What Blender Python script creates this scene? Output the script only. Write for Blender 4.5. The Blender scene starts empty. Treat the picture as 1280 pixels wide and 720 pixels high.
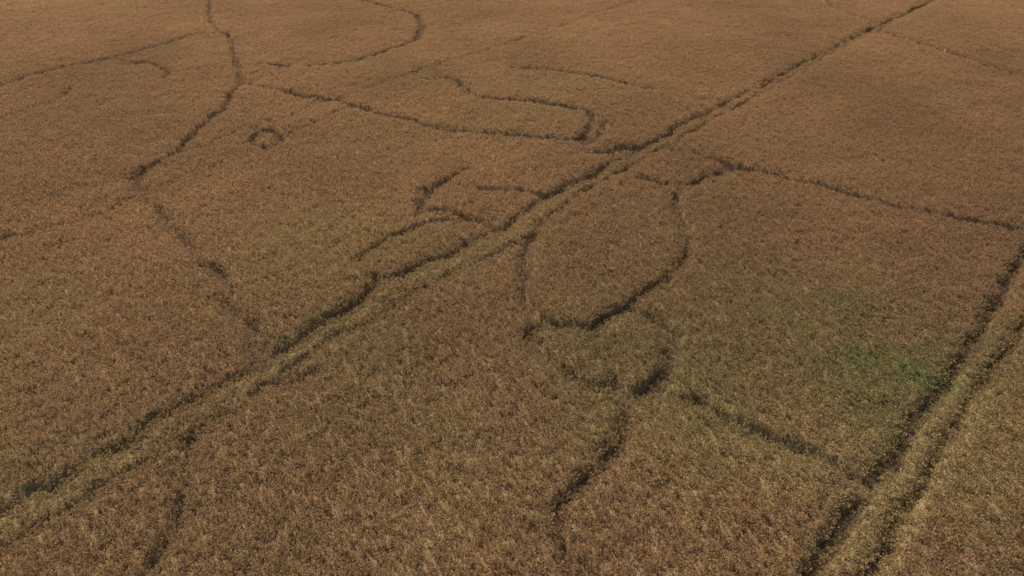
import bpy, math, random
import numpy as np
rng=np.random.default_rng(7); random.seed(7)
H=30.0; F=930.0; P=math.radians(32.4)
def g(px,py,z=0.7):
    dx=(px-640)/F; dy=(360-py)/F
    d=(dx, math.cos(P)+dy*math.sin(P), -math.sin(P)+dy*math.cos(P))
    t=(H-z)/-d[2]
    return (round(d[0]*t,1), round(d[1]*t,1))
T=[
('A',.34,[(330,445),(400,405),(440,380),(475,352),(550,322),(625,283),(680,245),(745,216),(800,186),(860,152),(940,112),(1020,70),(1090,35),(1170,-2),(1240,-40)]),
('A2',.13,[(-60,665),(0,632),(100,582),(200,522),(280,477),(330,445)]),
('B',.22,[(-60,715),(0,684),(60,650),(130,605),(235,548),(300,505),(345,465),(400,425),(430,412),(480,390),(540,355),(600,325),(655,298),(680,275),(720,245),(790,205),(860,166),(1040,66),(1160,4)]),
('T1',.35,[(178,246),(210,280),(240,315),(275,345),(283,375),(310,405),(330,440)]),
('T2',.5,[(180,238),(165,225),(185,208),(215,195),(240,170),(275,140),(298,105),(298,85),(288,50),(262,30),(262,5),(255,-20)]),
('T3',.6,[(300,103),(350,113),(385,122),(420,125),(445,135),(500,148),(560,165),(640,170),(700,175),(735,178),(800,186)]),
('T4',.55,[(288,42),(240,45),(150,72),(60,90),(0,108),(-60,120)]),
('T4b',.6,[(325,82),(360,83)]),
('S1',.22,[(-60,286),(0,268),(170,214),(400,130),(560,78),(700,33),(800,0),(860,-20)]),
('S2',.16,[(-60,318),(0,300),(75,283),(120,272),(165,250),(300,196),(430,138)]),
('T6',.6,[(545,97),(570,100),(590,120),(620,125),(680,130),(735,140),(742,150),(735,165),(720,178)]),
('T6b',.65,[(640,85),(700,90),(760,100),(810,113)]),
('T7',.65,[(430,-5),(470,5),(520,18),(528,35),(520,50),(480,65),(440,78),(380,84)]),
('T16',.3,[(0,150),(40,138),(75,125),(90,110)]),
('C1',.42,[(316,172),(318,181),(334,187),(350,181),(350,170),(336,163),(320,166),(316,172)]),
('C2',.5,[(155,82),(185,78),(212,90),(204,100)]),
('T8',.45,[(582,213),(560,225),(540,236),(529,243),(522,270)]),
('T8b',.45,[(522,268),(560,263),(600,278),(625,284)]),
('T8c',.3,[(445,325),(470,305),(520,284),(560,276),(600,280)]),
('T8d',.42,[(600,237),(650,236),(680,245)]),
('T9',.5,[(742,150),(760,158),(735,178),(728,190),(760,192),(790,184)]),
('T10',.55,[(840,188),(880,198),(915,208),(980,222),(1050,240),(1120,258),(1200,275),(1280,290),(1360,306)]),
('T10b',.45,[(795,222),(830,230),(860,229),(900,217),(920,208)]),
('T11',.34,[(845,242),(852,262),(861,285),(858,320),(830,350),(790,375),(765,395)]),
('T12',.34,[(668,290),(655,320),(655,370),(670,395),(690,405),(740,412)]),
('C3',.52,[(740,412),(752,398),(772,389),(795,387),(820,398),(836,418),(839,440),(833,462),(815,484),(790,492),(768,480)]),
('C3b',.4,[(768,480),(770,458),(757,432),(740,412)]),
('C4',.3,[(663,415),(668,430),(695,462),(735,480),(768,482)]),
('C5',.36,[(663,412),(676,404),(700,404),(740,412)]),
('T13',.34,[(790,492),(785,520),(775,555),(740,590),(710,625),(705,660),(715,700),(735,725),(740,760)]),
('T14',.36,[(820,482),(860,498),(900,520),(960,550),(1020,570),(1085,602)]),
('R1',.31,[(1330,240),(1285,310),(1250,365),(1225,420),(1180,480),(1140,530),(1110,580),(1075,625),(1045,670),(1015,725),(990,770)]),
('R2',.19,[(1330,330),(1285,395),(1240,460),(1200,520),(1165,580),(1125,640),(1085,725),(1060,780)]),
('T15',.65,[(1100,40),(1180,65),(1280,98),(1360,120)]),
('T15b',.6,[(1010,-10),(1045,12),(1100,32)]),
('T17',.31,[(240,550),(230,590),(225,640),(200,675),(185,725)]),
('K1',.5,[(343,482),(385,462)]),
('K2',.5,[(318,420),(322,455)]),
('K3',.7,[(385,122),(425,126)]),
('K4',.6,[(168,228),(182,208)]),
('K5',.5,[(470,345),(474,356)]),
('K6',.6,[(528,236),(533,248)]),
('K7',.45,[(661,412),(664,424)]),
('K8',.4,[(40,608),(62,606)]),
]
TR=[(k,w,[g(*p) for p in pts]) for k,w,pts in T]

class VN:
    def __init__(s,seed,n=256): s.n=n; s.t=np.random.default_rng(seed).random((n,n))
    def __call__(s,x,y,sc):
        x=x/sc+1000; y=y/sc+1000
        xi=np.floor(x).astype(int); yi=np.floor(y).astype(int); fx=x-xi; fy=y-yi
        fx=fx*fx*(3-2*fx); fy=fy*fy*(3-2*fy); n=s.n
        a=s.t[xi%n,yi%n];b=s.t[(xi+1)%n,yi%n];c=s.t[xi%n,(yi+1)%n];d=s.t[(xi+1)%n,(yi+1)%n]
        return (a*(1-fx)+b*fx)*(1-fy)+(c*(1-fx)+d*fx)*fy
n1,n2,n3,n4,n5=[VN(i) for i in range(5)]
def fbm(n,x,y,sc,o=3):
    r=0;a=1;t=0
    for i in range(o):
        r=r+a*n(x+17*i,y-9*i,sc/2**i); t+=a; a*=.55
    return r/t

def survey(X,Y):
    """crop height, track-edge distance and colour at ground points"""
    ux=(fbm(n1,X,Y,1.6,2)-.5)*.9; uy=(fbm(n2,X,Y,1.6,2)-.5)*.9
    wmod=0.65+.7*fbm(n3,X,Y,3.0)
    E=np.full(X.size,99.); DD={}
    for k,w,pts in TR:
        f=.2 if k[0]=='C' else 1.
        px=X+ux*f; py=Y+uy*f
        D=np.full(X.size,99.)
        for (ax,ay),(bx,by) in zip(pts[:-1],pts[1:]):
            sel=np.where((px>min(ax,bx)-6)&(px<max(ax,bx)+6)&(py>min(ay,by)-6)&(py<max(ay,by)+6))[0]
            if sel.size==0: continue
            qx=px[sel]-ax;qy=py[sel]-ay;vx=bx-ax;vy=by-ay
            t=np.clip((qx*vx+qy*vy)/(vx*vx+vy*vy+1e-9),0,1)
            D[sel]=np.minimum(D[sel],np.hypot(qx-t*vx,qy-t*vy))
        DD[k]=D
        E=np.minimum(E,D-w*(wmod if f==1 else 1))
    stripM=np.clip((3.6-(np.minimum(DD['A'],DD['A2'])+DD['B']))/1.2,0,1)
    stripR=np.clip((3.8-(DD['R1']+DD['R2']))/1.2,0,1)
    stripS=np.clip((4.5-(DD['S1']+DD['S2']))/1.5,0,1)
    S=np.maximum(np.maximum(stripM,stripR),stripS*.6)
    hgt=1.12+0.5*(fbm(n4,X,Y,5.0)-.5)+0.28*(n5(X,Y,0.9)-.5)
    hgt*=1-0.2*S*(.4+1.2*n2(X,Y,1.6))
    hgt*=0.82+0.18*np.clip(E/0.5,0,1)
    big=fbm(n5,X,Y,38,3); mid=fbm(n3,X,Y,9,4)
    gx,gy=g(1075,455)
    wob=.9*(fbm(n4,X,Y,4,3)-.5)
    green=np.clip(1.05-np.hypot((X-gx)/7,(Y-gy)/6)+wob*2,0,1)
    green2=np.clip(1.15-np.hypot((X-gx+4)/20,(Y-gy)/14)+wob,0,1)
    yel=np.clip(.5*S+ .75*green2+ (big-.5)*1.2+(mid-.5)*1.2+(rng.random(X.size)-.5)*.4-.02,0,1)
    grn=np.clip(green*.5*(.2+1.4*mid)+green2*.08*(mid>.5),0,1)
    base=np.array([.53,.325,.157]); yc=np.array([.50,.355,.155]); gc=np.array([.25,.30,.09])
    C=base[None]*(1-yel[:,None])+yc[None]*yel[:,None]
    C=C*(1-grn[:,None])+gc[None]*grn[:,None]
    C*=(0.84+.32*fbm(n1,X,Y,14,3))[:,None]
    C*=np.interp(Y,[20,60,150],[.86,.96,1.14])[:,None]   # hazy far brightness and darker foreground put into the crop colour
    return hgt,E,C
def quadmask(X,Y,e=0): return np.abs(X)<0.76*Y+14+e

SP=0.30
xs=np.arange(-150,150,SP); ys=np.arange(12,180,SP)
X,Y=[q.ravel() for q in np.meshgrid(xs,ys)]
X=X+rng.uniform(-.5,.5,X.size)*SP; Y=Y+rng.uniform(-.5,.5,Y.size)*SP
m=quadmask(X,Y); X=X[m];Y=Y[m]
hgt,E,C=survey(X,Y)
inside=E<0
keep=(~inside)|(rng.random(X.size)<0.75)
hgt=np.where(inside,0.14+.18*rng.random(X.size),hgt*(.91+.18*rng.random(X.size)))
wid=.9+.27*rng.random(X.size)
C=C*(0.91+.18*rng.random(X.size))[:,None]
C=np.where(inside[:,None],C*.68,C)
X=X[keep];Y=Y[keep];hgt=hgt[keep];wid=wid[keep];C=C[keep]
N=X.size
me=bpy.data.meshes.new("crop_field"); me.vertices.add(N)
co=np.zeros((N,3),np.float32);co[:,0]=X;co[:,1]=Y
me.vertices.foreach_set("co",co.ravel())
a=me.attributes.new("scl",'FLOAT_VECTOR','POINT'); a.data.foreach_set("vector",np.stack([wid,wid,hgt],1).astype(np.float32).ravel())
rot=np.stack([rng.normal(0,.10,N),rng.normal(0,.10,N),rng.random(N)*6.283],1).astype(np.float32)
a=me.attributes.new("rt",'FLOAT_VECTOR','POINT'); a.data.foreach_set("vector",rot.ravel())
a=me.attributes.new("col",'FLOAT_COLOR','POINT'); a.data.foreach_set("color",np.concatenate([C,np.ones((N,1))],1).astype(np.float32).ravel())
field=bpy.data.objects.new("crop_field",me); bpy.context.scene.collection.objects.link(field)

# dense understory of the crop (packed stalks) as a height sheet
G=0.27
xs=np.arange(-151,151,G); ys=np.arange(11,181,G); nx,ny=xs.size,ys.size
UX,UY=[q.ravel() for q in np.meshgrid(xs,ys)]
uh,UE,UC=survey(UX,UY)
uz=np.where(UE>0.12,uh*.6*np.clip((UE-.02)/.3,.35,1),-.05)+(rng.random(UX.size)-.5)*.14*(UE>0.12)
ok=quadmask(UX,UY,.5).reshape(ny,nx)
idx=np.arange(nx*ny).reshape(ny,nx)
fm=(ok[:-1,:-1]&ok[1:,1:]&ok[:-1,1:]&ok[1:,:-1])
q=np.stack([idx[:-1,:-1][fm],idx[:-1,1:][fm],idx[1:,1:][fm],idx[1:,:-1][fm]],1)
used=np.unique(q); remap=np.zeros(nx*ny,np.int64); remap[used]=np.arange(used.size); q=remap[q]
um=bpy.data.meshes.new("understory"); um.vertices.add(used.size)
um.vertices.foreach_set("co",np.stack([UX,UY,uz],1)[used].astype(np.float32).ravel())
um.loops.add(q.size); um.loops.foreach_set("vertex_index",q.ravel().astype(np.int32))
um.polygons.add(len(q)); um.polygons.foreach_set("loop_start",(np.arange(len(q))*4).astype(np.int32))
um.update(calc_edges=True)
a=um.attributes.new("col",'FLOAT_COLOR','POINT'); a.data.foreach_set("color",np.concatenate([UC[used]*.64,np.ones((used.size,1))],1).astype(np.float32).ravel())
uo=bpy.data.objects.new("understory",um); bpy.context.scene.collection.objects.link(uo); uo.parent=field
mu=bpy.data.materials.new("packed_stalks"); mu.use_nodes=True; t=mu.node_tree; bs=t.nodes['Principled BSDF']; bs.inputs['Roughness'].default_value=1; bs.inputs['Specular IOR Level'].default_value=0
ac=t.nodes.new('ShaderNodeAttribute'); ac.attribute_name='col'
tc=t.nodes.new('ShaderNodeTexCoord'); nz=t.nodes.new('ShaderNodeTexNoise'); nz.inputs['Scale'].default_value=9; nz.inputs['Detail'].default_value=5
mr=t.nodes.new('ShaderNodeMapRange'); mr.inputs[1].default_value=.3;mr.inputs[2].default_value=.7;mr.inputs[3].default_value=.5;mr.inputs[4].default_value=1.25
vm=t.nodes.new('ShaderNodeVectorMath'); vm.operation='SCALE'
t.links.new(tc.outputs['Object'],nz.inputs['Vector']);t.links.new(nz.outputs['Fac'],mr.inputs[0]);t.links.new(ac.outputs['Color'],vm.inputs[0]);t.links.new(mr.outputs[0],vm.inputs['Scale']);t.links.new(vm.outputs[0],bs.inputs['Base Color'])
um.materials.append(mu)

mat=bpy.data.materials.new("dry_crop"); mat.use_nodes=True; nt=mat.node_tree; nt.nodes.clear()
at=nt.nodes.new('ShaderNodeAttribute'); at.attribute_type='INSTANCER'; at.attribute_name='col'
av=nt.nodes.new('ShaderNodeAttribute'); av.attribute_name='shade'
mx=nt.nodes.new('ShaderNodeMix'); mx.data_type='RGBA'; mx.blend_type='MULTIPLY'; mx.inputs[0].default_value=1
df=nt.nodes.new('ShaderNodeBsdfDiffuse'); tl=nt.nodes.new('ShaderNodeBsdfTranslucent'); ms=nt.nodes.new('ShaderNodeMixShader'); ms.inputs[0].default_value=.4
out=nt.nodes.new('ShaderNodeOutputMaterial')
L=nt.links.new
L(at.outputs['Color'],mx.inputs[6]);L(av.outputs['Color'],mx.inputs[7])
L(mx.outputs[2],df.inputs[0]);L(mx.outputs[2],tl.inputs[0]);L(df.outputs[0],ms.inputs[1]);L(tl.outputs[0],ms.inputs[2]);L(ms.outputs[0],out.inputs[0])

def plant(i):
    r=random.Random(i); V=[];Fc=[];S=[]
    def blade(p,d,l,w,s,droop,one=False):
        d=np.array(d,float); d/=np.linalg.norm(d)
        side=np.cross(d,[0,0,1])
        if np.linalg.norm(side)<.05: side=np.array([1,0,0.])
        side/=np.linalg.norm(side); an=r.uniform(0,3.14); up=np.cross(side,d)
        side=side*math.cos(an)+up*math.sin(an)
        b=len(V);p=np.array(p,float)
        q=p+d*l*.5; e=p+d*l; e[2]-=droop*l
        if one:
            for pt,ww in ((p,w),(e,w)):
                V.append(tuple(pt-side*ww*.5));V.append(tuple(pt+side*ww*.5))
            Fc.append((b,b+1,b+3,b+2)); S.append(s); return
        V.append(tuple(p)); V.append(tuple(q-side*w*.5)); V.append(tuple(e)); V.append(tuple(q+side*w*.5))
        Fc.append((b,b+1,b+2,b+3)); S.append(s)
    for k in range(7):
        a=r.uniform(0,6.28);rr=.18*math.sqrt(r.random());x=rr*math.cos(a);y=rr*math.sin(a)
        lean=(r.gauss(0,.14),r.gauss(0,.14))
        h=r.uniform(.83,1.0)
        blade((x,y,0),(lean[0],lean[1],1),h,.02,.7,0,True)
        blade((x+lean[0]*h*.85,y+lean[1]*h*.85,h*.85),(lean[0]*3,lean[1]*3,1),r.uniform(.14,.20),.065,r.uniform(.86,1.14),.1)
        for j in range(2):
            z=r.uniform(.65,.97)*h;a2=r.uniform(0,6.28)
            blade((x+lean[0]*z,y+lean[1]*z,z),(math.cos(a2),math.sin(a2),r.uniform(.1,1.0)),r.uniform(.12,.19),r.uniform(.045,.07),r.uniform(.84,1.1),.2)
    m=bpy.data.meshes.new("crop_plant"); m.from_pydata(V,[],Fc)
    c=m.attributes.new("shade",'FLOAT_COLOR','FACE')
    c.data.foreach_set("color",np.array([[s,s*r.uniform(.97,1.03),s*r.uniform(.93,1.05),1] for s in S],np.float32).ravel())
    m.materials.append(mat)
    return bpy.data.objects.new("crop_plant",m)
col=bpy.data.collections.new("crop_plants")
for i in range(10): col.objects.link(plant(i))

ng=bpy.data.node_groups.new("scatter_crop",'GeometryNodeTree')
ng.interface.new_socket("Geometry",in_out='INPUT',socket_type='NodeSocketGeometry')
ng.interface.new_socket("Geometry",in_out='OUTPUT',socket_type='NodeSocketGeometry')
gi=ng.nodes.new('NodeGroupInput');go=ng.nodes.new('NodeGroupOutput')
mp=ng.nodes.new('GeometryNodeMeshToPoints')
ip=ng.nodes.new('GeometryNodeInstanceOnPoints'); ci=ng.nodes.new('GeometryNodeCollectionInfo')
ci.inputs['Collection'].default_value=col; ci.inputs['Separate Children'].default_value=True; ci.inputs['Reset Children'].default_value=True
def na(n):
    q=ng.nodes.new('GeometryNodeInputNamedAttribute'); q.data_type='FLOAT_VECTOR'; q.inputs[0].default_value=n; return q
s_=na('scl'); r_=na('rt')
l=ng.links.new
l(gi.outputs[0],mp.inputs['Mesh']); l(mp.outputs[0],ip.inputs['Points']); l(ci.outputs[0],ip.inputs['Instance'])
ip.inputs['Pick Instance'].default_value=True
l(r_.outputs[0],ip.inputs['Rotation']); l(s_.outputs[0],ip.inputs['Scale']); l(ip.outputs[0],go.inputs[0])
md=field.modifiers.new("scatter",'NODES'); md.node_group=ng

gm=bpy.data.meshes.new("ground"); R=3000
gm.from_pydata([(-R,-R,0),(R,-R,0),(R,R,0),(-R,R,0)],[],[(0,1,2,3)])
go_=bpy.data.objects.new("ground",gm); bpy.context.scene.collection.objects.link(go_)
m2=bpy.data.materials.new("stubble_soil"); m2.use_nodes=True; t=m2.node_tree; bs=t.nodes['Principled BSDF']; bs.inputs['Roughness'].default_value=1
tc=t.nodes.new('ShaderNodeTexCoord'); nz=t.nodes.new('ShaderNodeTexNoise'); nz.inputs['Scale'].default_value=3; nz.inputs['Detail'].default_value=8
cr=t.nodes.new('ShaderNodeValToRGB'); cr.color_ramp.elements[0].color=(.08,.046,.024,1);cr.color_ramp.elements[0].position=.35; cr.color_ramp.elements[1].color=(.19,.118,.06,1);cr.color_ramp.elements[1].position=.7
t.links.new(tc.outputs['Object'],nz.inputs['Vector']);t.links.new(nz.outputs['Fac'],cr.inputs[0]);t.links.new(cr.outputs[0],bs.inputs['Base Color'])
gm.materials.append(m2)

sd=np.array([-0.5,0.87]);sd/=np.linalg.norm(sd);el=math.radians(47)
w=bpy.data.worlds.new("World");bpy.context.scene.world=w;w.use_nodes=True
sk=w.node_tree.nodes.new('ShaderNodeTexSky');sk.sky_type='NISHITA';sk.sun_disc=False;sk.sun_elevation=el;sk.sun_rotation=math.atan2(sd[0],sd[1])
bg=w.node_tree.nodes['Background'];bg.inputs[1].default_value=.15;w.node_tree.links.new(sk.outputs[0],bg.inputs[0])
sl=bpy.data.lights.new("sun",'SUN');sl.energy=4.3;sl.angle=math.radians(.5);sl.color=(1,.92,.8)
so=bpy.data.objects.new("sun",sl);bpy.context.scene.collection.objects.link(so)
from mathutils import Vector
so.rotation_euler=Vector((sd[0]*math.cos(el),sd[1]*math.cos(el),math.sin(el))).to_track_quat('Z','Y').to_euler()
cd=bpy.data.cameras.new("camera");co_=bpy.data.objects.new("camera",cd);bpy.context.scene.collection.objects.link(co_)
cd.sensor_width=36;cd.lens=36*F/1280;cd.clip_end=10000;cd.clip_start=.5
co_.location=(0,0,H);co_.rotation_euler=(math.radians(90)-P,0,0)
bpy.context.scene.camera=co_
s=bpy.context.scene;s.view_settings.view_transform='Standard';s.view_settings.look='None';s.view_settings.exposure=0
